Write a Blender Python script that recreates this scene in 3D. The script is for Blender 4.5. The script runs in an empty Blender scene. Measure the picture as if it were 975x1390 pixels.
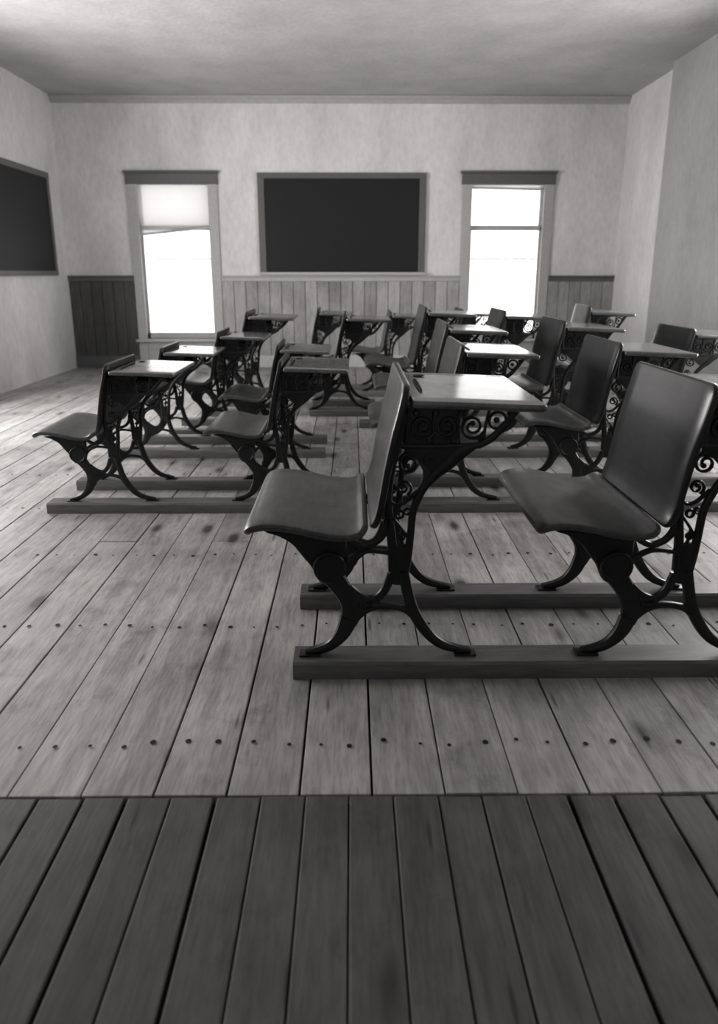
import bpy, bmesh, math, random
from mathutils import Vector, Matrix
random.seed(7)
S = bpy.context.scene
COL = S.collection
R = math.radians

# ------------------------------------------------------------------ camera, world, lights, exposure
H = 1.08
cam_d = bpy.data.cameras.new('camera')
cam = bpy.data.objects.new('camera', cam_d); COL.objects.link(cam)
cam.location = (0, 0, H)
cam.rotation_euler = (R(90 - 15.9), 0, R(-0.54))
cam_d.sensor_fit = 'VERTICAL'; cam_d.sensor_height = 36
cam_d.lens = 36 * 1000 / 1390
cam_d.shift_y = -40 / 1390
cam_d.dof.use_dof = True
cam_d.dof.focus_distance = 2.5
cam_d.dof.aperture_fstop = 2.8
cam_d.clip_start = 0.02
S.camera = cam

w = bpy.data.worlds.new('overcast_sky'); S.world = w; w.use_nodes = True
bg = w.node_tree.nodes['Background']
bg.inputs[0].default_value = (1.0, 0.982, 0.975, 1); bg.inputs[1].default_value = 2.4

S.view_settings.view_transform = 'Standard'
S.view_settings.look = 'None'
S.view_settings.exposure = 0.15
S.view_settings.gamma = 1
S.view_settings.use_curve_mapping = False
S.cycles.use_denoising = True
S.cycles.max_bounces = 8

XL, XR, YF, YB, HC = -3.255, 3.03, 8.82, -1.6, 2.92
SIDE_L = [(2.9, 1.15), (5.5, 1.15)]     # daylight windows in the side walls, outside the frame (centre y, width)
SIDE_R = [(2.9, 1.15), (5.05, 1.15)]
Z0, Z1 = 0.42, 2.15

def area(name, loc, rot, sx, sy, e):
    l = bpy.data.lights.new(name, 'AREA'); l.shape = 'RECTANGLE'; l.size = sx; l.size_y = sy; l.energy = e
    l.color = (1.0, 0.975, 0.97)
    o = bpy.data.objects.new(name, l); COL.objects.link(o); o.location = loc; o.rotation_euler = rot
    return o
for (y, wd), e in zip(SIDE_L, (60, 130)):
    area('daylight', (XL - 0.17, y, (Z0 + Z1) / 2), (0, R(-90), 0), Z1 - Z0 - .1, wd, e)
for (y, wd), e in zip(SIDE_R, (20, 90)):
    area('daylight', (XR + 0.17, y, (Z0 + Z1) / 2), (0, R(90), 0), Z1 - Z0 - .1, wd, e)

# ------------------------------------------------------------------ materials
def mat(name):
    m = bpy.data.materials.new(name); m.use_nodes = True
    nt = m.node_tree
    return m, nt, nt.nodes['Principled BSDF']
def g(v, warm=0.0):
    return (v * (1 + .03 * warm), v, v * (1 - .03 * warm), 1)
def coord(nt, scale=(1, 1, 1), rot=(0, 0, 0)):
    tc = nt.nodes.new('ShaderNodeTexCoord'); mp = nt.nodes.new('ShaderNodeMapping')
    nt.links.new(tc.outputs['Object'], mp.inputs[0]); mp.inputs['Scale'].default_value = scale
    mp.inputs['Rotation'].default_value = rot
    return mp.outputs[0]
def noise(nt, vec, scale, detail=4, rough=.55):
    n = nt.nodes.new('ShaderNodeTexNoise'); n.inputs['Scale'].default_value = scale
    n.inputs['Detail'].default_value = detail; n.inputs['Roughness'].default_value = rough
    nt.links.new(vec, n.inputs['Vector']); return n.outputs['Fac']
def ramp(nt, fac, stops):
    r = nt.nodes.new('ShaderNodeValToRGB'); nt.links.new(fac, r.inputs[0])
    e = r.color_ramp.elements
    while len(e) < len(stops): e.new(.5)
    for i, (p, c) in enumerate(stops): e[i].position = p; e[i].color = c if isinstance(c, tuple) else g(c, .1)
    return r.outputs[0]
def mul(nt, a, b, f=1.0):
    m = nt.nodes.new('ShaderNodeMix'); m.data_type = 'RGBA'; m.blend_type = 'MULTIPLY'; m.inputs[0].default_value = f
    nt.links.new(a, m.inputs[6]); nt.links.new(b, m.inputs[7]); return m.outputs[2]
def bump(nt, bsdf, h, strength=.2, dist=.01):
    b = nt.nodes.new('ShaderNodeBump'); b.inputs['Strength'].default_value = strength; b.inputs['Distance'].default_value = dist
    nt.links.new(h, b.inputs['Height']); nt.links.new(b.outputs[0], bsdf.inputs['Normal'])

def plaster(name, lo, hi):
    m, nt, b = mat(name)
    lo *= .93; hi *= 1.02
    v = coord(nt, (1, 1, .45))
    n1 = noise(nt, v, 2.2, 6, .6); n2 = noise(nt, v, 26, 5, .65)
    c = mul(nt, ramp(nt, n1, [(.3, lo), (.7, hi)]), ramp(nt, n2, [(.3, .86), (.62, 1.0)]))
    nt.links.new(c, b.inputs['Base Color']); b.inputs['Roughness'].default_value = .75
    bump(nt, b, n2, .5, .012)
    return m
M_wall = plaster('old_plaster', .66, .78)
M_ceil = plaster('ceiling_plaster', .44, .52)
M_pier = plaster('grey_pier_plaster', .36, .43)

def plank_mat(name, base, var, rough, grain_axis='Y', knots=True, spec=.35):
    m, nt, b = mat(name)
    sc = {'X': (1, 9, 9), 'Y': (9, 1, 9), 'Z': (9, 9, 1)}[grain_axis]
    v = coord(nt, sc)
    geo = nt.nodes.new('ShaderNodeNewGeometry')
    isl = geo.outputs['Random Per Island']
    # shift the grain per board
    add = nt.nodes.new('ShaderNodeVectorMath'); add.operation = 'ADD'
    cmb = nt.nodes.new('ShaderNodeVectorMath'); cmb.operation = 'SCALE'; cmb.inputs[0].default_value = (37, 53, 71)
    nt.links.new(isl, cmb.inputs['Scale']); nt.links.new(v, add.inputs[0]); nt.links.new(cmb.outputs[0], add.inputs[1])
    n1 = noise(nt, add.outputs[0], 3.0, 8, .65)
    n2 = noise(nt, add.outputs[0], 14.0, 4, .6)
    c = ramp(nt, n1, [(.28, base * (1 - var)), (.72, base * (1 + var * .6))])
    c = mul(nt, c, ramp(nt, isl, [(0, .70), (1, 1.0)]))
    c = mul(nt, c, ramp(nt, n2, [(.32, .72), (.58, 1.0)]))
    # broad worn/dirty patches
    vp = coord(nt, (1, 1, 1))
    n3 = noise(nt, vp, 1.7, 5, .6)
    c = mul(nt, c, ramp(nt, n3, [(.33, .66), (.58, 1.0)]))
    if knots:
        vk = coord(nt, (9, 3.4, 9)) if grain_axis == 'Y' else coord(nt, (9, 9, 3.4))
        vor = nt.nodes.new('ShaderNodeTexVoronoi'); vor.inputs['Scale'].default_value = .75
        nt.links.new(vk, vor.inputs['Vector'])
        c = mul(nt, c, ramp(nt, vor.outputs['Distance'], [(.09, .16), (.17, .7), (.26, 1.0)]))
        vor2 = nt.nodes.new('ShaderNodeTexVoronoi'); vor2.inputs['Scale'].default_value = 2.1; vor2.feature = 'F1'
        nt.links.new(add.outputs[0], vor2.inputs['Vector'])
        c = mul(nt, c, ramp(nt, vor2.outputs['Distance'], [(.06, .35), (.11, .9), (.16, 1.0)]))
        n4 = noise(nt, coord(nt, (1, .8, 1)), 5.5, 6, .7)
        c = mul(nt, c, ramp(nt, n4, [(.30, .62), (.45, 1.0)]))
    nt.links.new(c, b.inputs['Base Color']); b.inputs['Roughness'].default_value = rough
    b.inputs['Specular IOR Level'].default_value = spec
    bump(nt, b, n2, .15, .004)
    return m
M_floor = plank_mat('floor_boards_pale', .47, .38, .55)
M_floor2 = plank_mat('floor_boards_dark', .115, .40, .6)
M_wains = plank_mat('wainscot_boards', .46, .25, .6, 'Z', False)
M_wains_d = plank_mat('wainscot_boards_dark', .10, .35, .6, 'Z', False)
M_runner = plank_mat('runner_wood', .16, .45, .45, 'X', False, .5)
def wood(name, base, var, rough, axis=(2, 14, 14), coat=.5, coat_r=.25, spec=.5):
    m, nt, b = mat(name)
    v = coord(nt, axis)
    n1 = noise(nt, v, 4.5, 9, .7); n2 = noise(nt, coord(nt), 7, 6, .65)
    n3 = noise(nt, coord(nt), 60, 3, .6)
    c = mul(nt, ramp(nt, n1, [(.3, base * (1 - var)), (.7, base * (1 + var))]), ramp(nt, n2, [(.35, .55), (.6, 1.0)]))
    c = mul(nt, c, ramp(nt, n3, [(.3, .85), (.5, 1.0)]))
    nt.links.new(c, b.inputs['Base Color'])
    nt.links.new(ramp(nt, n2, [(.3, rough + .12), (.7, rough)]), b.inputs['Roughness'])
    b.inputs['Specular IOR Level'].default_value = spec
    b.inputs['Coat Weight'].default_value = coat; b.inputs['Coat Roughness'].default_value = coat_r
    bump(nt, b, n1, .08, .003)
    return m
M_seat = wood('varnished_seat_wood', .055, .65, .42, (14, 2, 14), .4, .28, .35)
M_back = wood('varnished_back_wood', .014, .6, .4, (14, 2, 14), .55, .22, .2)
M_top = wood('worn_desktop_wood', .10, .4, .30, (14, 2, 14), 1.0, .14)
M_shelf = wood('shelf_wood', .03, .4, .5, (14, 2, 14), .1)
def plain(name, col, rough, spec=.5, metallic=0):
    m, nt, b = mat(name)
    n = noise(nt, coord(nt), 30, 4, .6)
    nt.links.new(ramp(nt, n, [(.3, col * .9), (.7, col * 1.07)]), b.inputs['Base Color'])
    b.inputs['Roughness'].default_value = rough; b.inputs['Specular IOR Level'].default_value = spec; b.inputs['Metallic'].default_value = metallic
    return m
M_iron = plain('black_cast_iron', .006, .4, .4)
M_dark = plain('nails_and_recess_shade', .006, .7, .2)
M_slate = plain('blackboard_slate', .009, .55, .3)
M_bframe = plain('blackboard_frame_paint', .10, .5)
M_trim = plain('grey_trim_paint', .42, .55)
M_cas_top = plain('window_casing_paint', .26, .5)
M_mould = plain('ceiling_moulding_paint', .42, .6)
M_under = plain('subfloor_dark', .01, .9)
M_glass, nt, b = mat('window_glass')
nt.nodes.remove(b)
t = nt.nodes.new('ShaderNodeBsdfTransparent'); gl = nt.nodes.new('ShaderNodeBsdfGlossy'); gl.inputs['Roughness'].default_value = .02
mx = nt.nodes.new('ShaderNodeMixShader'); mx.inputs[0].default_value = .05
nt.links.new(t.outputs[0], mx.inputs[1]); nt.links.new(gl.outputs[0], mx.inputs[2]); nt.links.new(mx.outputs[0], nt.nodes['Material Output'].inputs[0])
M_blind, nt, b = mat('sheer_blind_cloth')
nt.nodes.remove(b)
t = nt.nodes.new('ShaderNodeBsdfTransparent'); gl = nt.nodes.new('ShaderNodeBsdfTranslucent'); gl.inputs[0].default_value = (.40, .395, .39, 1)
mx = nt.nodes.new('ShaderNodeMixShader'); mx.inputs[0].default_value = .88
nt.links.new(t.outputs[0], mx.inputs[1]); nt.links.new(gl.outputs[0], mx.inputs[2]); nt.links.new(mx.outputs[0], nt.nodes['Material Output'].inputs[0])

# ------------------------------------------------------------------ mesh helpers
def link(name, bm, m, parent=None, smooth=False, extra=None):
    me = bpy.data.meshes.new(name)
    bmesh.ops.recalc_face_normals(bm, faces=bm.faces)
    bm.to_mesh(me); bm.free()
    me.materials.append(m)
    for x in (extra or []): me.materials.append(x)
    if smooth:
        for p in me.polygons: p.use_smooth = True
        try: me.set_sharp_from_angle(angle=R(38))
        except Exception: pass
    o = bpy.data.objects.new(name, me); COL.objects.link(o)
    if parent: o.parent = parent
    return o
def box(bm, x0, x1, y0, y1, z0, z1, bev=0.0, mi=0):
    vs = [bm.verts.new(p) for p in [(x0,y0,z0),(x1,y0,z0),(x1,y1,z0),(x0,y1,z0),(x0,y0,z1),(x1,y0,z1),(x1,y1,z1),(x0,y1,z1)]]
    fs = [bm.faces.new([vs[i] for i in q]) for q in [(3,2,1,0),(4,5,6,7),(0,1,5,4),(1,2,6,5),(2,3,7,6),(3,0,4,7)]]
    for f in fs: f.material_index = mi
    if bev:
        es = list({e for f in fs for e in f.edges})
        r = bmesh.ops.bevel(bm, geom=es, offset=bev, segments=2, affect='EDGES', profile=.5)
    return vs
def catmull(pts, n=6):
    P = [pts[0]] + list(pts) + [pts[-1]]
    out = []
    for i in range(1, len(P) - 2):
        a, b_, c, d = P[i-1], P[i], P[i+1], P[i+2]
        for k in range(n):
            t = k / n
            out.append(tuple(.5 * ((2*b_[j]) + (-a[j]+c[j])*t + (2*a[j]-5*b_[j]+4*c[j]-d[j])*t*t + (-a[j]+3*b_[j]-3*c[j]+d[j])*t**3) for j in range(len(b_))))
    out.append(tuple(pts[-1]))
    return out
SEC = 10
def bar(bm, pts, y, depth=.016, n=5, closed=False):
    """cast-iron bar in the u,z plane: pts (u, z, width) ; elliptical section"""
    C = catmull(pts, n) if not closed else pts
    rings = []
    N = len(C)
    for i, (u, z, wd) in enumerate(C):
        p0 = C[(i-1) % N] if closed or i > 0 else C[i]; p1 = C[(i+1) % N] if closed or i < N-1 else C[i]
        tx, tz = p1[0]-p0[0], p1[1]-p0[1]; l = math.hypot(tx, tz) or 1
        nx, nz = -tz/l, tx/l
        ring = []
        for k in range(SEC):
            a = 2*math.pi*k/SEC
            cs, sn = math.cos(a), math.sin(a)
            # squarish section
            cs = math.copysign(abs(cs)**.7, cs); sn = math.copysign(abs(sn)**.7, sn)
            ring.append(bm.verts.new((u + nx*wd/2*cs, y + depth/2*sn, z + nz*wd/2*cs)))
        rings.append(ring)
    for i in range(N if closed else N-1):
        a, b_ = rings[i], rings[(i+1) % N]
        for k in range(SEC):
            bm.faces.new((a[k], a[(k+1) % SEC], b_[(k+1) % SEC], b_[k]))
    if not closed:
        bm.faces.new(rings[0]); bm.faces.new(rings[-1][::-1])
def ring_bar(bm, u, z, r, wd, y, depth=.012, n=20):
    bar(bm, [(u + r*math.cos(2*math.pi*i/n), z + r*math.sin(2*math.pi*i/n), wd) for i in range(n)], y, depth, closed=True)
def spiral(bm, u, z, r, turns, start, wd, y, depth=.012, dirn=1, r1=.25):
    n = int(14*turns); pts = []
    for i in range(n+1):
        t = i/n; a = start + dirn*2*math.pi*turns*t; rr = r*(1 - (1-r1)*t)
        pts.append((u + rr*math.cos(a), z + rr*math.sin(a), wd*(1-.3*t)))
    bar(bm, pts, y, depth, n=1)
    u2, z2, _ = pts[-1]
    disc(bm, u2, z2, wd*.8, y, depth*1.1)
def disc(bm, u, z, r, y, depth, n=18, dome=.7):
    vsets = []
    for (rr, yy) in ((r*dome, -depth/2), (r, -depth/4), (r, depth/4), (r*dome, depth/2)):
        vsets.append([bm.verts.new((u+rr*math.cos(2*math.pi*i/n), y+yy, z+rr*math.sin(2*math.pi*i/n))) for i in range(n)])
    for a, b_ in zip(vsets, vsets[1:]):
        for i in range(n): bm.faces.new((a[i], a[(i+1)%n], b_[(i+1)%n], b_[i]))
    bm.faces.new(vsets[0]); bm.faces.new(vsets[-1][::-1])
def plate(bm, poly, y, depth=.014):
    C = catmull(list(poly) + [poly[0]], 4)[:-1]
    cu = sum(p[0] for p in C)/len(C); cz = sum(p[1] for p in C)/len(C)
    def rg(k, yy): return [bm.verts.new((cu+(u-cu)*k, y+yy, cz+(z-cz)*k)) for u, z in C]
    rs = [rg(.94, -depth/2), rg(1, -depth/4), rg(1, depth/4), rg(.94, depth/2)]
    n = len(C)
    for a, b_ in zip(rs, rs[1:]):
        for i in range(n): bm.faces.new((a[i], a[(i+1)%n], b_[(i+1)%n], b_[i]))
    bm.faces.new(rs[0]); bm.faces.new(rs[-1][::-1])
def slab(bm, prof, y0, y1, th, corner=.03, ny=9, edge=.006, nrm_down=True, crown=0.0):
    """board swept from a centre-line profile [(u,z)], from y0 to y1, rounded ends"""
    C = catmull([(p[0], p[1]) for p in prof], 5)
    L = [0]
    for a, b_ in zip(C, C[1:]): L.append(L[-1] + math.hypot(b_[0]-a[0], b_[1]-a[1]))
    T = L[-1]
    # normals
    nr = []
    for i in range(len(C)):
        a = C[max(i-1, 0)]; b_ = C[min(i+1, len(C)-1)]
        l = math.hypot(b_[0]-a[0], b_[1]-a[1]); nr.append((-(b_[1]-a[1])/l, (b_[0]-a[0])/l))
    # resample so that the corners are smooth
    def at(s):
        s = min(max(s, 0), T)
        for i in range(len(L)-1):
            if L[i+1] >= s:
                t = (s-L[i])/(L[i+1]-L[i] or 1)
                return [C[i][j]*(1-t)+C[i+1][j]*t for j in (0,1)], [nr[i][j]*(1-t)+nr[i+1][j]*t for j in (0,1)]
        return C[-1], nr[-1]
    ss = []
    k = 6
    for i in range(k+1): ss.append(corner*(1-math.cos(math.pi/2*i/k)))
    m = 12
    for i in range(1, m): ss.append(corner + (T-2*corner)*i/m)
    for i in range(k+1): ss.append(T - corner*(1-math.cos(math.pi/2*(k-i)/k)))
    def half(s):   # y inset for rounded corners
        d = min(s, T-s)
        if d >= corner: return 0
        return corner*(1-math.sqrt(max(0, 1-((corner-d)/corner)**2)))
    layers = [(-th/2, edge), (-th/2+edge*.3, edge*.3), (-th/2+edge, 0), (th/2-edge, 0), (th/2-edge*.3, edge*.3), (th/2, edge)]
    G = []
    for (off, ins) in layers:
        lay = []
        for s in ss:
            s2 = ins + (T-2*ins)*(s/T)
            (u, z), (nx, nz) = at(s2)
            ii = half(s)+ins
            row = [bm.verts.new((u+nx*off, y0+ii+(y1-y0-2*ii)*j/ny, z+nz*off)) for j in range(ny+1)]
            lay.append(row)
        G.append(lay)
    ns = len(ss)
    for lay in (G[0], G[-1]):
        for i in range(ns-1):
            for j in range(ny): bm.faces.new((lay[i][j], lay[i+1][j], lay[i+1][j+1], lay[i][j+1]))
    for a, b_ in zip(G, G[1:]):
        def strip(A, B):
            for i in range(len(A)-1): bm.faces.new((A[i], A[i+1], B[i+1], B[i]))
        strip([r[0] for r in a], [r[0] for r in b_]); strip([r[-1] for r in a], [r[-1] for r in b_])
        strip(a[0], b_[0]); strip(a[-1], b_[-1])
def structure(o): o['kind'] = 'structure'; return o
def empty(name, loc=(0, 0, 0)):
    o = bpy.data.objects.new(name, None); COL.objects.link(o); o.location = loc; o.empty_display_size = .1; return o
def tag(o, label, cat, group=None):
    o['label'] = label; o['category'] = cat
    if group: o['group'] = group
    return o

# ------------------------------------------------------------------ floor
YT = 1.34
bm = bmesh.new()
P = .157
k0 = math.floor((XL - .044)/P); k1 = math.ceil((XR + .1 - .044)/P)
for k in range(k0, k1):
    x0 = .044 + k*P; x1 = x0 + P - random.choice((.003, .004, .006))
    cuts = sorted(random.sample([y for y in (2.9, 4.1, 5.3, 6.5, 7.7)], random.choice((0, 1, 1, 2))))
    ys = [YT] + cuts + [YF]
    for a, b_ in zip(ys, ys[1:]):
        dz = random.uniform(-.0012, .0012)
        box(bm, max(x0, XL), min(x1, XR), a + .0015, b_ - .0015, -.025, dz, .002)
    for y in [1.52, 2.13, 2.74, 3.35, 3.96, 4.57, 5.18, 5.79, 6.4, 7.0, 7.6, 8.2]:
        for dx in (.035, .112):
            u = x0 + dx + random.uniform(-.008, .008); v = y + random.uniform(-.012, .012)
            if u > XR - .03 or u < XL + .03: continue
            r = random.uniform(.004, .008)
            vs = [bm.verts.new((u + r*math.cos(q), v + r*1.2*math.sin(q), .0022)) for q in [2*math.pi*i/8 for i in range(8)]]
            f = bm.faces.new(vs); f.material_index = 1
structure(link('floor', bm, M_floor, extra=[M_dark]))
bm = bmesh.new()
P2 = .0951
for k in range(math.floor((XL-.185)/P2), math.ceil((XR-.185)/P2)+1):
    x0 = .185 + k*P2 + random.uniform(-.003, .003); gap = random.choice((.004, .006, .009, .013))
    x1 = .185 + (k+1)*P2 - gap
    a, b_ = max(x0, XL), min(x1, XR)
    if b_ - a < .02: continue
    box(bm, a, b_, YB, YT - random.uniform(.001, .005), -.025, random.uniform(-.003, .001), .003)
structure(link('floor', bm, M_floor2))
bm = bmesh.new(); box(bm, XL, XR, YB, YF, -.10, -.026)
structure(link('floor', bm, M_under))

# ------------------------------------------------------------------ walls and ceiling
WZ0, WZ1 = .33, 2.13
WIN = [(-2.50, -1.50), (1.245, 2.265)]      # outer edges of the casings
CAS = .105
TH = .22
bm = bmesh.new()
holes = [(a + CAS*.7, b_ - CAS*.7) for a, b_ in WIN]
xs = [XL - TH, holes[0][0], holes[0][1], holes[1][0], holes[1][1], XR + TH]
for i in (0, 2, 4): box(bm, xs[i], xs[i+1], YF, YF + TH, -.1, HC + .1)
for i in (1, 3):
    box(bm, xs[i], xs[i+1], YF, YF + TH, -.1, WZ0)
    box(bm, xs[i], xs[i+1], YF, YF + TH, WZ1 - CAS*.3, HC + .1)
structure(link('wall_back', bm, M_wall))
def side_wall(name, xa, xb, wins, y1=YF, extra=None):
    bm = bmesh.new(); y = YB - TH
    for (c, wd) in wins:
        box(bm, xa, xb, y, c - wd/2, -.1, HC + .1)
        box(bm, xa, xb, c - wd/2, c + wd/2, -.1, Z0); box(bm, xa, xb, c - wd/2, c + wd/2, Z1, HC + .1)
        y = c + wd/2
    box(bm, xa, xb, y, y1, -.1, HC + .1)
    if extra: box(bm, *extra)
    structure(link(name, bm, M_wall))
side_wall('wall_left', XL - TH, XL, SIDE_L)
side_wall('wall_right', XR, XR + TH, SIDE_R)
bm = bmesh.new(); box(bm, 2.93, XR - .001, 5.6, 7.45, .001, HC - .001); structure(link('trim_5', bm, M_pier))
bm = bmesh.new(); box(bm, XL, XR, YB - TH, YB, -.1, HC + .1); structure(link('wall_front', bm, M_wall))
bm = bmesh.new(); box(bm, XL - TH, XR + TH, YB - TH, YF + TH, HC, HC + .1); structure(link('ceiling', bm, M_ceil))
# moulding where the back wall meets the ceiling
bm = bmesh.new(); box(bm, XL, XR, YF - .035, YF - .0005, HC - .075, HC - .0005, .01); box(bm, XL, XR, YF - .06, YF - .035, HC - .035, HC - .0005, .008)
structure(link('trim_1', bm, M_mould))

# wainscot on the back wall
def wainscot(n, x0, x1, m, mcap):
    bm = bmesh.new(); p = .136
    x = x0; n_ = max(1, round((x1-x0)/p)); p = (x1-x0)/n_
    for i in range(n_):
        box(bm, x0 + i*p + .003, x0 + (i+1)*p - .003, YF - .022, YF - .001, .0, .985, .004)
    root = structure(link('trim_%d' % n, bm, m))
    bm = bmesh.new(); box(bm, x0, x1, YF - .012, YF - .0006, 0.0, .985)
    link('groove_backing', bm, M_shelf, root)
    bm = bmesh.new(); box(bm, x0, x1, YF - .034, YF - .001, .985, 1.03, .006); box(bm, x0, x1, YF - .05, YF - .001, 1.03, 1.048, .005)
    link('cap_rail', bm, mcap, root)
    bm = bmesh.new(); box(bm, x0, x1, YF - .038, YF - .023, 0.0, .14, .006)
    link('skirting_board', bm, mcap, root)
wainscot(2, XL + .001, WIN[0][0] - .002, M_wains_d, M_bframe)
wainscot(3, WIN[0][1] + .002, WIN[1][0] - .002, M_wains, M_trim)
wainscot(4, WIN[1][1] + .002, XR - .001, M_wains, M_bframe)

# ------------------------------------------------------------------ windows in the back wall
def window(n, x0, x1, blind):
    root = structure(empty('window_%d' % n, ((x0+x1)/2, YF, WZ0)))
    def part(name, bm, m, par=root):
        o = link(name, bm, m, par); o.matrix_parent_inverse = Matrix.Translation(-Vector(par.location)) if par is root else Matrix(); return o
    bm = bmesh.new()
    box(bm, x0, x0 + CAS, YF - .028, YF - .001, 0.0, WZ1, .004); box(bm, x1 - CAS, x1, YF - .028, YF - .001, 0.0, WZ1, .004)
    part('casing', bm, M_trim)
    bm = bmesh.new(); box(bm, x0 - .012, x1 + .012, YF - .036, YF - .001, WZ1 - .105, WZ1 + .012, .004); box(bm, x0 - .03, x1 + .03, YF - .055, YF - .001, WZ1 + .012, WZ1 + .035, .005)
    part('head_casing', bm, M_bframe)
    bm = bmesh.new(); box(bm, x0 - .02, x1 + .02, YF - .08, YF + .10, WZ0 - .03, WZ0, .006); box(bm, x0 + CAS, x1 - CAS, YF - .022, YF - .001, WZ0 - .12, WZ0 - .03, .004)
    part('sill', bm, M_trim)
    bm = bmesh.new(); box(bm, x0 + CAS + .001, x1 - CAS - .001, YF - .018, YF - .002, 0.0, WZ0 - .121); part('apron_panel', bm, M_trim)
    a, c = x0 + CAS*.7, x1 - CAS*.7
    zm = 1.575
    bm = bmesh.new()
    y0, y1 = YF + .085, YF + .12
    for (p, q) in ((a, a + .05), (c - .05, c)): box(bm, p, q, y0, y1, zm, WZ1 - .03, .003)
    box(bm, a, c, y0, y1, WZ1 - .10, WZ1 - .03, .003); box(bm, a, c, y0, y1, zm - .02, zm + .025, .003)
    us = part('upper_sash', bm, M_trim)
    bm = bmesh.new(); box(bm, a + .05, c - .05, y0 + .014, y0 + .018, zm + .02, WZ1 - .095); part('pane', bm, M_glass)
    bm = bmesh.new(); y0, y1 = YF + .045, YF + .08
    for (p, q) in ((a, a + .05), (c - .05, c)): box(bm, p, q, y0, y1, WZ0, zm, .003)
    box(bm, a, c, y0, y1, WZ0 + .001, WZ0 + .07, .003); box(bm, a, c, y0, y1, zm - .03, zm + .012, .003)
    part('lower_sash', bm, M_trim)
    bm = bmesh.new(); box(bm, a + .05, c - .05, y0 + .014, y0 + .018, WZ0 + .065, zm - .025); part('pane', bm, M_glass)
    bm = bmesh.new(); box(bm, a + .05, c - .05, y0 + .05, y0 + .062, 1.225, 1.240); part('glazing_bar', bm, M_mould)
    zl, zr = blind
    bm = bmesh.new()
    ny = 10
    v = [[bm.verts.new((a + .01 + (c-a-.02)*i/10, YF + .018 + .003*math.sin(i*1.3), (WZ1 - .09)*(1-j/4) + (zl + (zr-zl)*i/10)*j/4)) for i in range(11)] for j in range(5)]
    for j in range(4):
        for i in range(10): bm.faces.new((v[j][i], v[j][i+1], v[j+1][i+1], v[j+1][i]))
    part('roller_blind', bm, M_blind)
    bm = bmesh.new()
    vs = box(bm, a + .008, c - .008, YF + .011, YF + .027, 0, .022)
    for q in bm.verts: q.co.z += zl + (zr-zl)*(q.co.x-a)/(c-a) - .02
    part('blind_batten', bm, M_trim)
    bm = bmesh.new()
    bmesh.ops.create_cone(bm, cap_ends=True, segments=16, radius1=.022, radius2=.022, depth=c-a-.02, matrix=Matrix.Translation(((a+c)/2, YF + .022, WZ1 - .085)) @ Matrix.Rotation(R(90), 4, 'Y'))
    part('blind_roller', bm, M_mould)
window(1, *WIN[0], (1.50, 1.585))
window(2, *WIN[1], (2.005, 1.985))

# plain sash windows in the side walls (outside the frame)
def side_window(n, xw, sgn, yc, wd):
    root = structure(empty('window_%d' % n, (xw, yc, Z0)))
    bm = bmesh.new(); X = lambda d: xw + sgn*d
    def bx(d0, d1, y0, y1, z0, z1): box(bm, min(X(d0), X(d1)), max(X(d0), X(d1)), y0, y1, z0, z1, .004)
    h = wd/2
    bx(.001, .028, yc-h-.1, yc-h, Z0, Z1+.1); bx(.001, .028, yc+h, yc+h+.1, Z0, Z1+.1); bx(.001, .036, yc-h, yc+h, Z1, Z1+.1)
    bx(-.1, .08, yc-h, yc+h, Z0+.001, Z0+.03)
    bx(-.11, -.07, yc-h+.001, yc-h+.05, Z0+.031, Z1-.001); bx(-.11, -.07, yc+h-.05, yc+h-.001, Z0+.031, Z1-.001); bx(-.11, -.07, yc-h+.051, yc+h-.051, 1.28, 1.32)
    o = link('casing', bm, M_trim, root); o.matrix_parent_inverse = Matrix.Translation(-Vector(root.location))
for i, (y, wd) in enumerate(SIDE_L): side_window(3+i, XL, 1, y, wd)
for i, (y, wd) in enumerate(SIDE_R): side_window(5+i, XR, -1, y, wd)

# ------------------------------------------------------------------ blackboards
def blackboard(x0, x1, z0, z1, label):
    root = empty('blackboard', ((x0+x1)/2, YF - .001, z0)); tag(root, label, 'blackboard')
    inv = Matrix.Translation(-Vector(root.location))
    fw = .075
    bm = bmesh.new(); box(bm, x0+fw*.6, x1-fw*.6, YF-.024, YF-.002, z0+.03, z1-fw*.6); o = link('slate', bm, M_slate, root); o.matrix_parent_inverse = inv
    bm = bmesh.new()
    box(bm, x0, x0+fw, YF-.036, YF-.001, z0, z1, .005); box(bm, x1-fw, x1, YF-.036, YF-.001, z0, z1, .005)
    box(bm, x0, x1, YF-.038, YF-.001, z1-fw*.8, z1, .005)
    o = link('frame', bm, M_bframe, root); o.matrix_parent_inverse = inv
    bm = bmesh.new(); box(bm, x0, x1, YF-.085, YF-.001, z0-.0, z0+.022, .004); box(bm, x0, x1, YF-.087, YF-.077, z0+.01, z0+.034, .003)
    o = link('chalk_rail', bm, M_trim, root); o.matrix_parent_inverse = inv
    return root
blackboard(-1.05, .835, 1.052, 2.145, 'wide dark blackboard in grey frame on the wall between the two windows')
bl = empty('blackboard', (XL + .001, 7.6, 1.05)); tag(bl, 'dark blackboard on the left side wall, seen at a steep angle', 'blackboard')
def onleft(name, m, boxes):
    bm = bmesh.new()
    for q in boxes: box(bm, *q)
    o = link(name, bm, m, bl); o.matrix_parent_inverse = Matrix.Translation(-Vector(bl.location)); return o
y0, y1, z0, z1 = 6.75, 8.45, 1.05, 2.10
onleft('slate', M_slate, [(XL+.002, XL+.022, y0+.04, y1-.04, z0+.02, z1-.04)])
onleft('frame', M_bframe, [(XL+.001, XL+.034, y0, y0+.06, z0, z1, .004), (XL+.001, XL+.034, y1-.06, y1, z0, z1, .004), (XL+.001, XL+.036, y0, y1, z1-.06, z1, .004), (XL+.001, XL+.036, y0, y1, z0, z0+.05, .004)])

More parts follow.
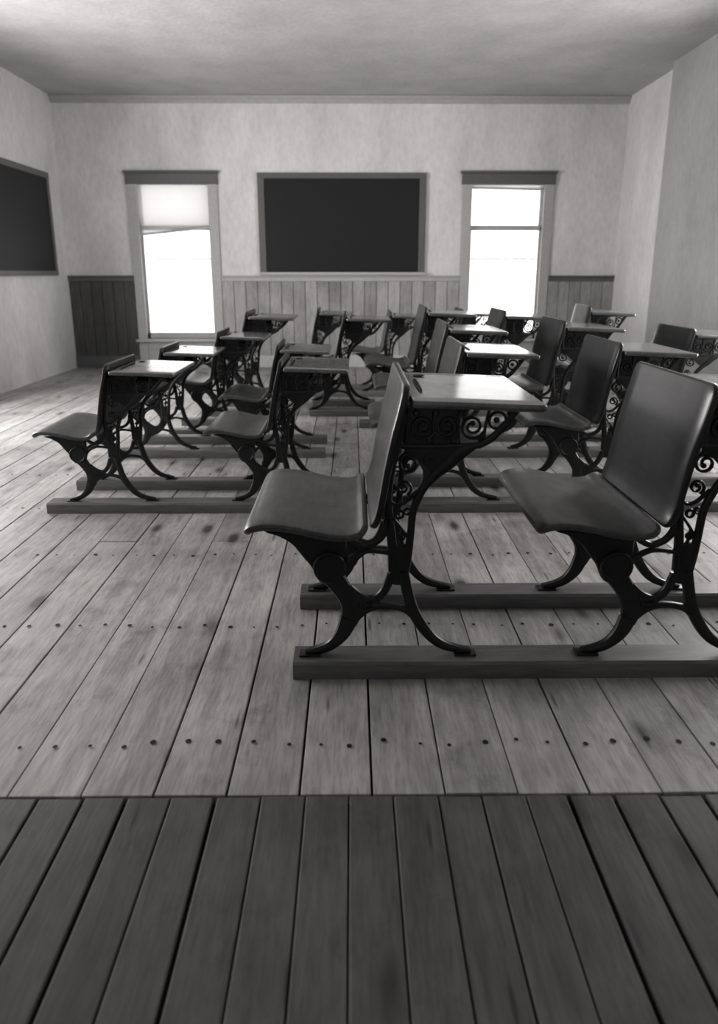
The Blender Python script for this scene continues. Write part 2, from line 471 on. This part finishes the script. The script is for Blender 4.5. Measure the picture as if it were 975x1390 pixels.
# ------------------------------------------------------------------ the school desk
# local axes: x to the right (seat at -x, desktop at +x), y from the near iron side (0) to the far one (.44), z up from the runner top
DY = .44
def frame_parts(root, y):
    z = .05
    def b(bm, pts, d=.018, n=5): bar(bm, [(u, zz - z, wd) for u, zz, wd in pts], y, d, n)
    bm = bmesh.new()   # standard: plates, stems, links
    plate(bm, [(u, zz-z) for u, zz in [(-.235,.417), (-.20,.405), (-.162,.38), (-.135,.345), (-.112,.315), (-.09,.272), (-.05,.262), (-.022,.29), (-.016,.34), (-.014,.395), (.012,.412), (.02,.418), (-.05,.405), (-.14,.418)]], y, .02)
    disc(bm, -.062, .317-z, .044, y, .044, 24, .8)
    ring_bar(bm, -.062, .317-z, .040, .009, y-.018, .012, 24)
    b(bm, [(-.058,.29,.062), (-.03,.25,.055), (-.008,.21,.055), (-.005,.17,.055), (-.012,.145,.05)], .02)
    b(bm, [(-.012,.25,.03), (.02,.222,.032), (.055,.215,.026), (.086,.24,.024), (.106,.29,.026)])
    b(bm, [(-.01,.155,.045), (.035,.188,.03), (.088,.198,.018), (.145,.186,.02), (.185,.15,.028)])
    b(bm, [(.02,.20,.05), (.055,.205,.03)])
    b(bm, [(-.02,.405,.016), (.002,.386,.018), (.032,.374,.018), (.066,.386,.018), (.088,.415,.02), (.094,.45,.022)])
    b(bm, [(-.022,.318,.016), (.0,.342,.015), (.035,.358,.014), (.075,.357,.013), (.104,.352,.014)])
    b(bm, [(.124,.262,.034), (.126,.30,.05), (.126,.345,.056), (.12,.375,.04)])
    b(bm, [(.108,.30,.024), (.106,.38,.026), (.098,.45,.024), (.094,.52,.022), (.103,.59,.022), (.120,.66,.02), (.134,.735,.02)])
    b(bm, [(.140,.29,.028), (.15,.35,.024), (.156,.41,.021), (.162,.472,.021), (.185,.53,.022), (.215,.568,.026), (.252,.60,.032), (.28,.628,.036), (.315,.648,.02)])
    plate(bm, [(u, zz-z) for u, zz in [(.135,.645), (.24,.646), (.335,.648), (.30,.632), (.26,.598), (.225,.578), (.20,.585), (.182,.60), (.165,.615), (.14,.62)]], y, .010)
    link('standard', bm, M_iron, root, True)
    bm = bmesh.new()
    b(bm, [(-.01,.16,.052), (-.026,.118,.044), (-.055,.084,.032), (-.09,.066,.026), (-.132,.0605,.012)], .026)
    box(bm, -.150, -.088, y-.02, y+.02, .0003, .006, .002)
    link('front_leg', bm, M_iron, root, True)
    bm = bmesh.new()
    b(bm, [(.138,.30,.03), (.148,.25,.032), (.162,.195,.034), (.187,.145,.034), (.224,.098,.03), (.268,.072,.025), (.33,.0605,.012)], .026)
    box(bm, .283, .345, y-.02, y+.02, .0003, .006, .002)
    link('rear_leg', bm, M_iron, root, True)
    bm = bmesh.new()   # ornamental side under the desktop and curls between the stems
    b(bm, [(.115,.649,.014), (.22,.646,.014), (.335,.651,.014)], .014, 2)
    b(bm, [(.325,.648,.018), (.36,.668,.02), (.395,.706,.018), (.425,.744,.016), (.455,.752,.012)], .016)
    b(bm, [(.135,.754,.012), (.25,.749,.012), (.46,.748,.012)], .016, 2)
    b(bm, [(.140,.65,.012), (.142,.70,.012), (.146,.752,.012)], .014, 2)
    for i, u in enumerate((.182, .247, .310)):
        spiral(bm, u, .699-z, .034, 1.7, R(200 if i % 2 else -20), .009, y, .012, 1 if i % 2 else -1)
    ring_bar(bm, .374, .715-z, .022, .008, y); disc(bm, .371, .716-z, .008, y, .012)
    for u in (.214, .279): b(bm, [(u,.652,.008), (u-.006,.70,.008), (u,.748,.008)], .010, 3)
    b(bm, [(.34,.655,.008), (.343,.70,.008), (.352,.745,.008)], .01, 3)
    for u, zz, r in ((.164,.735,.009), (.214,.734,.009), (.198,.664,.008), (.262,.663,.008), (.279,.734,.009), (.33,.668,.008), (.405,.732,.008)): disc(bm, u, zz-z, r, y, .011)
    box(bm, .142, .272, y+.001, y+.005, .646-z, .752-z)
    spiral(bm, .150, .600-z, .030, 1.4, R(90), .009, y, .012)
    spiral(bm, .205, .615-z, .026, 1.3, R(0), .009, y, .012, -1)
    b(bm, [(.098,.50,.010), (.115,.488,.010), (.137,.494,.010), (.155,.51,.010), (.172,.528,.010)], .012)
    spiral(bm, .135, .535-z, .022, 1.4, R(-60), .008, y, .012)
    ring_bar(bm, .126, .462-z, .010, .007, y); ring_bar(bm, .146, .470-z, .008, .006, y)
    b(bm, [(.106,.455,.007), (.122,.435,.008), (.138,.412,.008), (.150,.395,.008)], .012)
    ring_bar(bm, .132, .398-z, .008, .006, y)
    b(bm, [(.122,.37,.008), (.13,.385,.008), (.134,.42,.008)], .01)
    link('scrollwork', bm, M_iron, root, True)

def make_desk():
    root = empty('school_desk')
    z = .05
    for y in (0, DY):
        st = empty('side_frame', (0, 0, 0)); st.parent = root
        frame_parts(st, y)
    bm = bmesh.new()
    slab(bm, [(-.280,.415-z), (-.274,.429-z), (-.258,.438-z), (-.22,.442-z), (-.15,.434-z), (-.08,.417-z), (-.02,.411-z), (.018,.419-z), (.036,.440-z)][::1], -.050, DY+.08, .022, .03, 9, .008)
    seat = link('seat', bm, M_seat, root, True)
    bm = bmesh.new()
    bmesh.ops.create_cone(bm, cap_ends=True, segments=14, radius1=.010, radius2=.010, depth=DY-.01, matrix=Matrix.Translation((-.062, DY/2, .317-z)) @ Matrix.Rotation(R(90), 4, 'X'))
    link('hinge_rod', bm, M_iron, root, True)
    bm = bmesh.new()
    slab(bm, [(.052,.430-z), (.070,.475-z), (.080,.53-z), (.092,.60-z), (.108,.68-z), (.124,.745-z), (.138,.812-z)], -.048, DY+.052, .020, .035, 9, .006)
    link('backrest', bm, M_back, root, True)
    bm = bmesh.new()
    slab(bm, [(.150,.766-z), (.25,.763-z), (.36,.7585-z), (.487,.754-z)], -.055, DY+.055, .020, .012, 9, .005)
    top = link('desktop', bm, M_top, root, True)
    bm = bmesh.new()  # pencil groove and inkwell hole, dark ovals on the top along the backrest, shade painted in
    n = 12; zt = lambda u: .7775-z - (u-.15)*.036
    def oval(uc, yc, ru, ry, dz=.0006, k=20):
        vs = []; inner = []
        for i in range(k):
            a = 2*math.pi*i/k
            cu = math.copysign(abs(math.cos(a))**.6, math.cos(a)); sy = math.copysign(abs(math.sin(a))**.6, math.sin(a))
            vs.append(bm.verts.new((uc+ru*cu, yc+ry*sy, zt(uc)+dz+.0012))); inner.append(bm.verts.new((uc+ru*.7*cu, yc+ry*.95*sy, zt(uc)+dz)))
        for i in range(k): bm.faces.new((vs[i], vs[(i+1)%k], inner[(i+1)%k], inner[i]))
        bm.faces.new(inner)
    oval(.183, .20, .006, .125)
    link('pencil_groove', bm, M_dark, top)
    bm = bmesh.new(); oval(.204, .40, .018, .018)
    link('inkwell', bm, M_dark, top)
    bm = bmesh.new()
    box(bm, .135, .335, .012, DY-.012, .640-z, .652-z, .003)
    link('book_shelf', bm, M_shelf, root)
    bm = bmesh.new()
    box(bm, .146, .156, .012, DY-.012, .655-z, .752-z, .002)
    link('shelf_back', bm, M_shelf, root)
    return root
def kids(o): return [c for c in bpy.data.objects if c.parent == o]
def copy_tree(o, parent=None):
    c = o.copy(); COL.objects.link(c); c.parent = parent
    for ch in kids(o): copy_tree(ch, c)
    return c
proto = make_desk()
# (x origin, y of the near iron side, scale xy, scale z, label, group)
DESKS = [
 (0.0, 1.86, 1.0, 1.0, 'nearest whole school desk in the middle, its pale top and inkwell hole in view', 'nearest row of desks'),
 (0.775, 1.86, 1.0, 1.0, 'large school desk at the right edge, cut off by it, its desktop out of view', 'nearest row of desks'),
 (-1.21, 3.32, .86, .84, 'leftmost desk, its seat sticking out towards the left wall', 'second row of desks'),
 (-.435, 3.32, .86, .86, 'desk just left of the nearest middle desk, on the second pair of runners', 'second row of desks'),
 (.36, 3.32, .97, .95, 'desk directly behind the nearest middle desk, its pale top above that one', 'second row of desks'),
 (1.06, 3.32, .97, .96, 'second row desk on the right, dark backrest seen between the two nearest desks', 'second row of desks'),
 (-1.23, 4.38, .86, .80, 'desk at the left beneath the left window, bright top behind the leftmost desk', 'third row of desks'),
 (-.55, 4.38, .86, .82, 'small desk second from left in the third row, just behind a similar lower desk top', 'third row of desks'),
 (.42, 4.38, 1.0, .98, 'third row desk with a bright top under the left edge of the right window', 'third row of desks'),
 (1.10, 4.38, 1.0, 1.0, 'dark desk in front of the right window, right of the third row bright top', 'third row of desks'),
 (1.86, 4.38, 1.0, .94, 'rightmost desk farther back, its dark backrest standing before the right side wall', 'third row of desks'),
 (-1.00, 4.98, .86, .86, 'small desk beneath the right edge of the left window', 'small desk between rows'),
 (-.93, 5.72, 1.0, .98, 'desk before the pale panelling, left of the blackboard centre, with flared iron side', 'fourth row of desks'),
 (-.19, 5.72, 1.0, .96, 'desk below the middle of the blackboard with a long pierced iron side', 'fourth row of desks'),
 (.38, 5.27, 1.0, 1.05, 'tall desk in the fourth row below the right edge of the blackboard', 'fourth row of desks'),
 (.93, 5.27, 1.0, 1.02, 'desk in the fourth row right below the right window', 'fourth row of desks'),
 (1.54, 5.27, .88, 1.06, 'desk by the right panelling with a backrest shining white', 'fourth row of desks'),
 (-.42, 6.65, .9, .95, 'left desk of the farthest row, only its thin curved backrest and top edge in view', 'farthest row of desks'),
 (.22, 6.65, .9, .92, 'middle desk of the farthest row, below the right half of the blackboard', 'farthest row of desks'),
 (.85, 6.65, .9, .95, 'right desk of the farthest row, small backrest at the left corner of the right window', 'farthest row of desks'),
]
RH = .05
for i, (x, y, s, sz, lab, grp) in enumerate(DESKS):
    o = proto if i == 0 else copy_tree(proto)
    o.location = (x, y, RH); o.scale = (s, s, sz)
    if 'shining white' in lab: o.rotation_euler.z = R(-4)
    tag(o, lab, 'desk', grp)

# ------------------------------------------------------------------ wooden runners under the desks
def runner(x0, x1, y, wd, label, grp):
    bm = bmesh.new()
    L = x1 - x0; n = max(2, int(L/.12))
    rs = []
    for i in range(n+1):
        x = L*i/n
        prof = [(-wd/2, 0), (wd/2, 0), (wd/2, RH-.007), (wd/2-.007, RH), (-wd/2+.007, RH), (-wd/2, RH-.007)]
        e = .006 if i in (0, n) else 0
        rs.append([bm.verts.new((x, py*(1-e*2) + random.uniform(-.0012, .0012), pz)) for py, pz in prof])
    for a, b_ in zip(rs, rs[1:]):
        for k in range(6): bm.faces.new((a[k], a[(k+1)%6], b_[(k+1)%6], b_[k]))
    bm.faces.new(rs[0]); bm.faces.new(rs[-1][::-1])
    o = link('wooden_runner', bm, M_runner); o.location = (x0, y, 0)
    tag(o, label, 'runner', grp)
RUN = [
 (-.165, 2.6, 1.86, .105, 'nearest dark wooden floor runner, under the near legs of the front row desks', 'runners of the nearest row'),
 (-.175, 2.6, 2.30, .105, 'dark floor runner under the far legs of the front row desks', 'runners of the nearest row'),
 (-1.42, -.07, 3.32, .10, 'near floor runner under the two desks on the left', 'runners of the second row, left'),
 (-1.42, -.07, 3.32+.44*.86, .09, 'far floor runner under the two desks on the left', 'runners of the second row, left'),
 (.20, 2.1, 3.32, .10, 'near floor runner seen through the arch of the nearest middle desk', 'runners of the second row, right'),
 (.20, 2.1, 3.32+.44*.97, .09, 'far floor runner of the desk directly behind the nearest middle desk', 'runners of the second row, right'),
 (-1.42, -.165, 4.38, .09, 'near floor runner under the third row desks on the left, ending at the aisle', 'runners of the third row, left'),
 (-1.42, -.165, 4.38+.44*.86, .09, 'far floor runner under the third row desks on the left, ending at the aisle', 'runners of the third row, left'),
 (.22, 2.5, 4.38, .10, 'near floor runner under the third row desks on the right', 'runners of the third row, right'),
 (.22, 2.5, 4.82, .10, 'far floor runner under the third row desks on the right', 'runners of the third row, right'),
 (-1.25, -.66, 4.98, .08, 'near short runner of the small desk beneath the left window', 'short runners'),
 (-1.25, -.66, 4.98+.44*.86, .08, 'far short runner of the small desk beneath the left window', 'short runners'),
 (-1.15, -.55, 5.72, .10, 'near short runner of the desk before the pale panelling', 'short runners'),
 (-1.15, -.55, 6.16, .10, 'far short runner of the desk before the pale panelling', 'short runners'),
 (-.33, .19, 5.72, .10, 'near short runner in the aisle, of the desk below the blackboard middle', 'short runners'),
 (-.33, .19, 6.16, .10, 'far short runner of the desk below the blackboard middle', 'short runners'),
 (.05, 2.2, 5.27, .10, 'near floor runner of the fourth row on the right, starting at the aisle', 'runners of the fourth row, right'),
 (.22, 2.2, 5.71, .10, 'far floor runner of the fourth row on the right', 'runners of the fourth row, right'),
 (-.60, 1.4, 6.65, .09, 'near floor runner of the farthest row', 'runners of the farthest row'),
 (-.60, 1.4, 6.65+.44*.9, .09, 'far floor runner of the farthest row', 'runners of the farthest row'),
]
for r_ in RUN: runner(*r_)
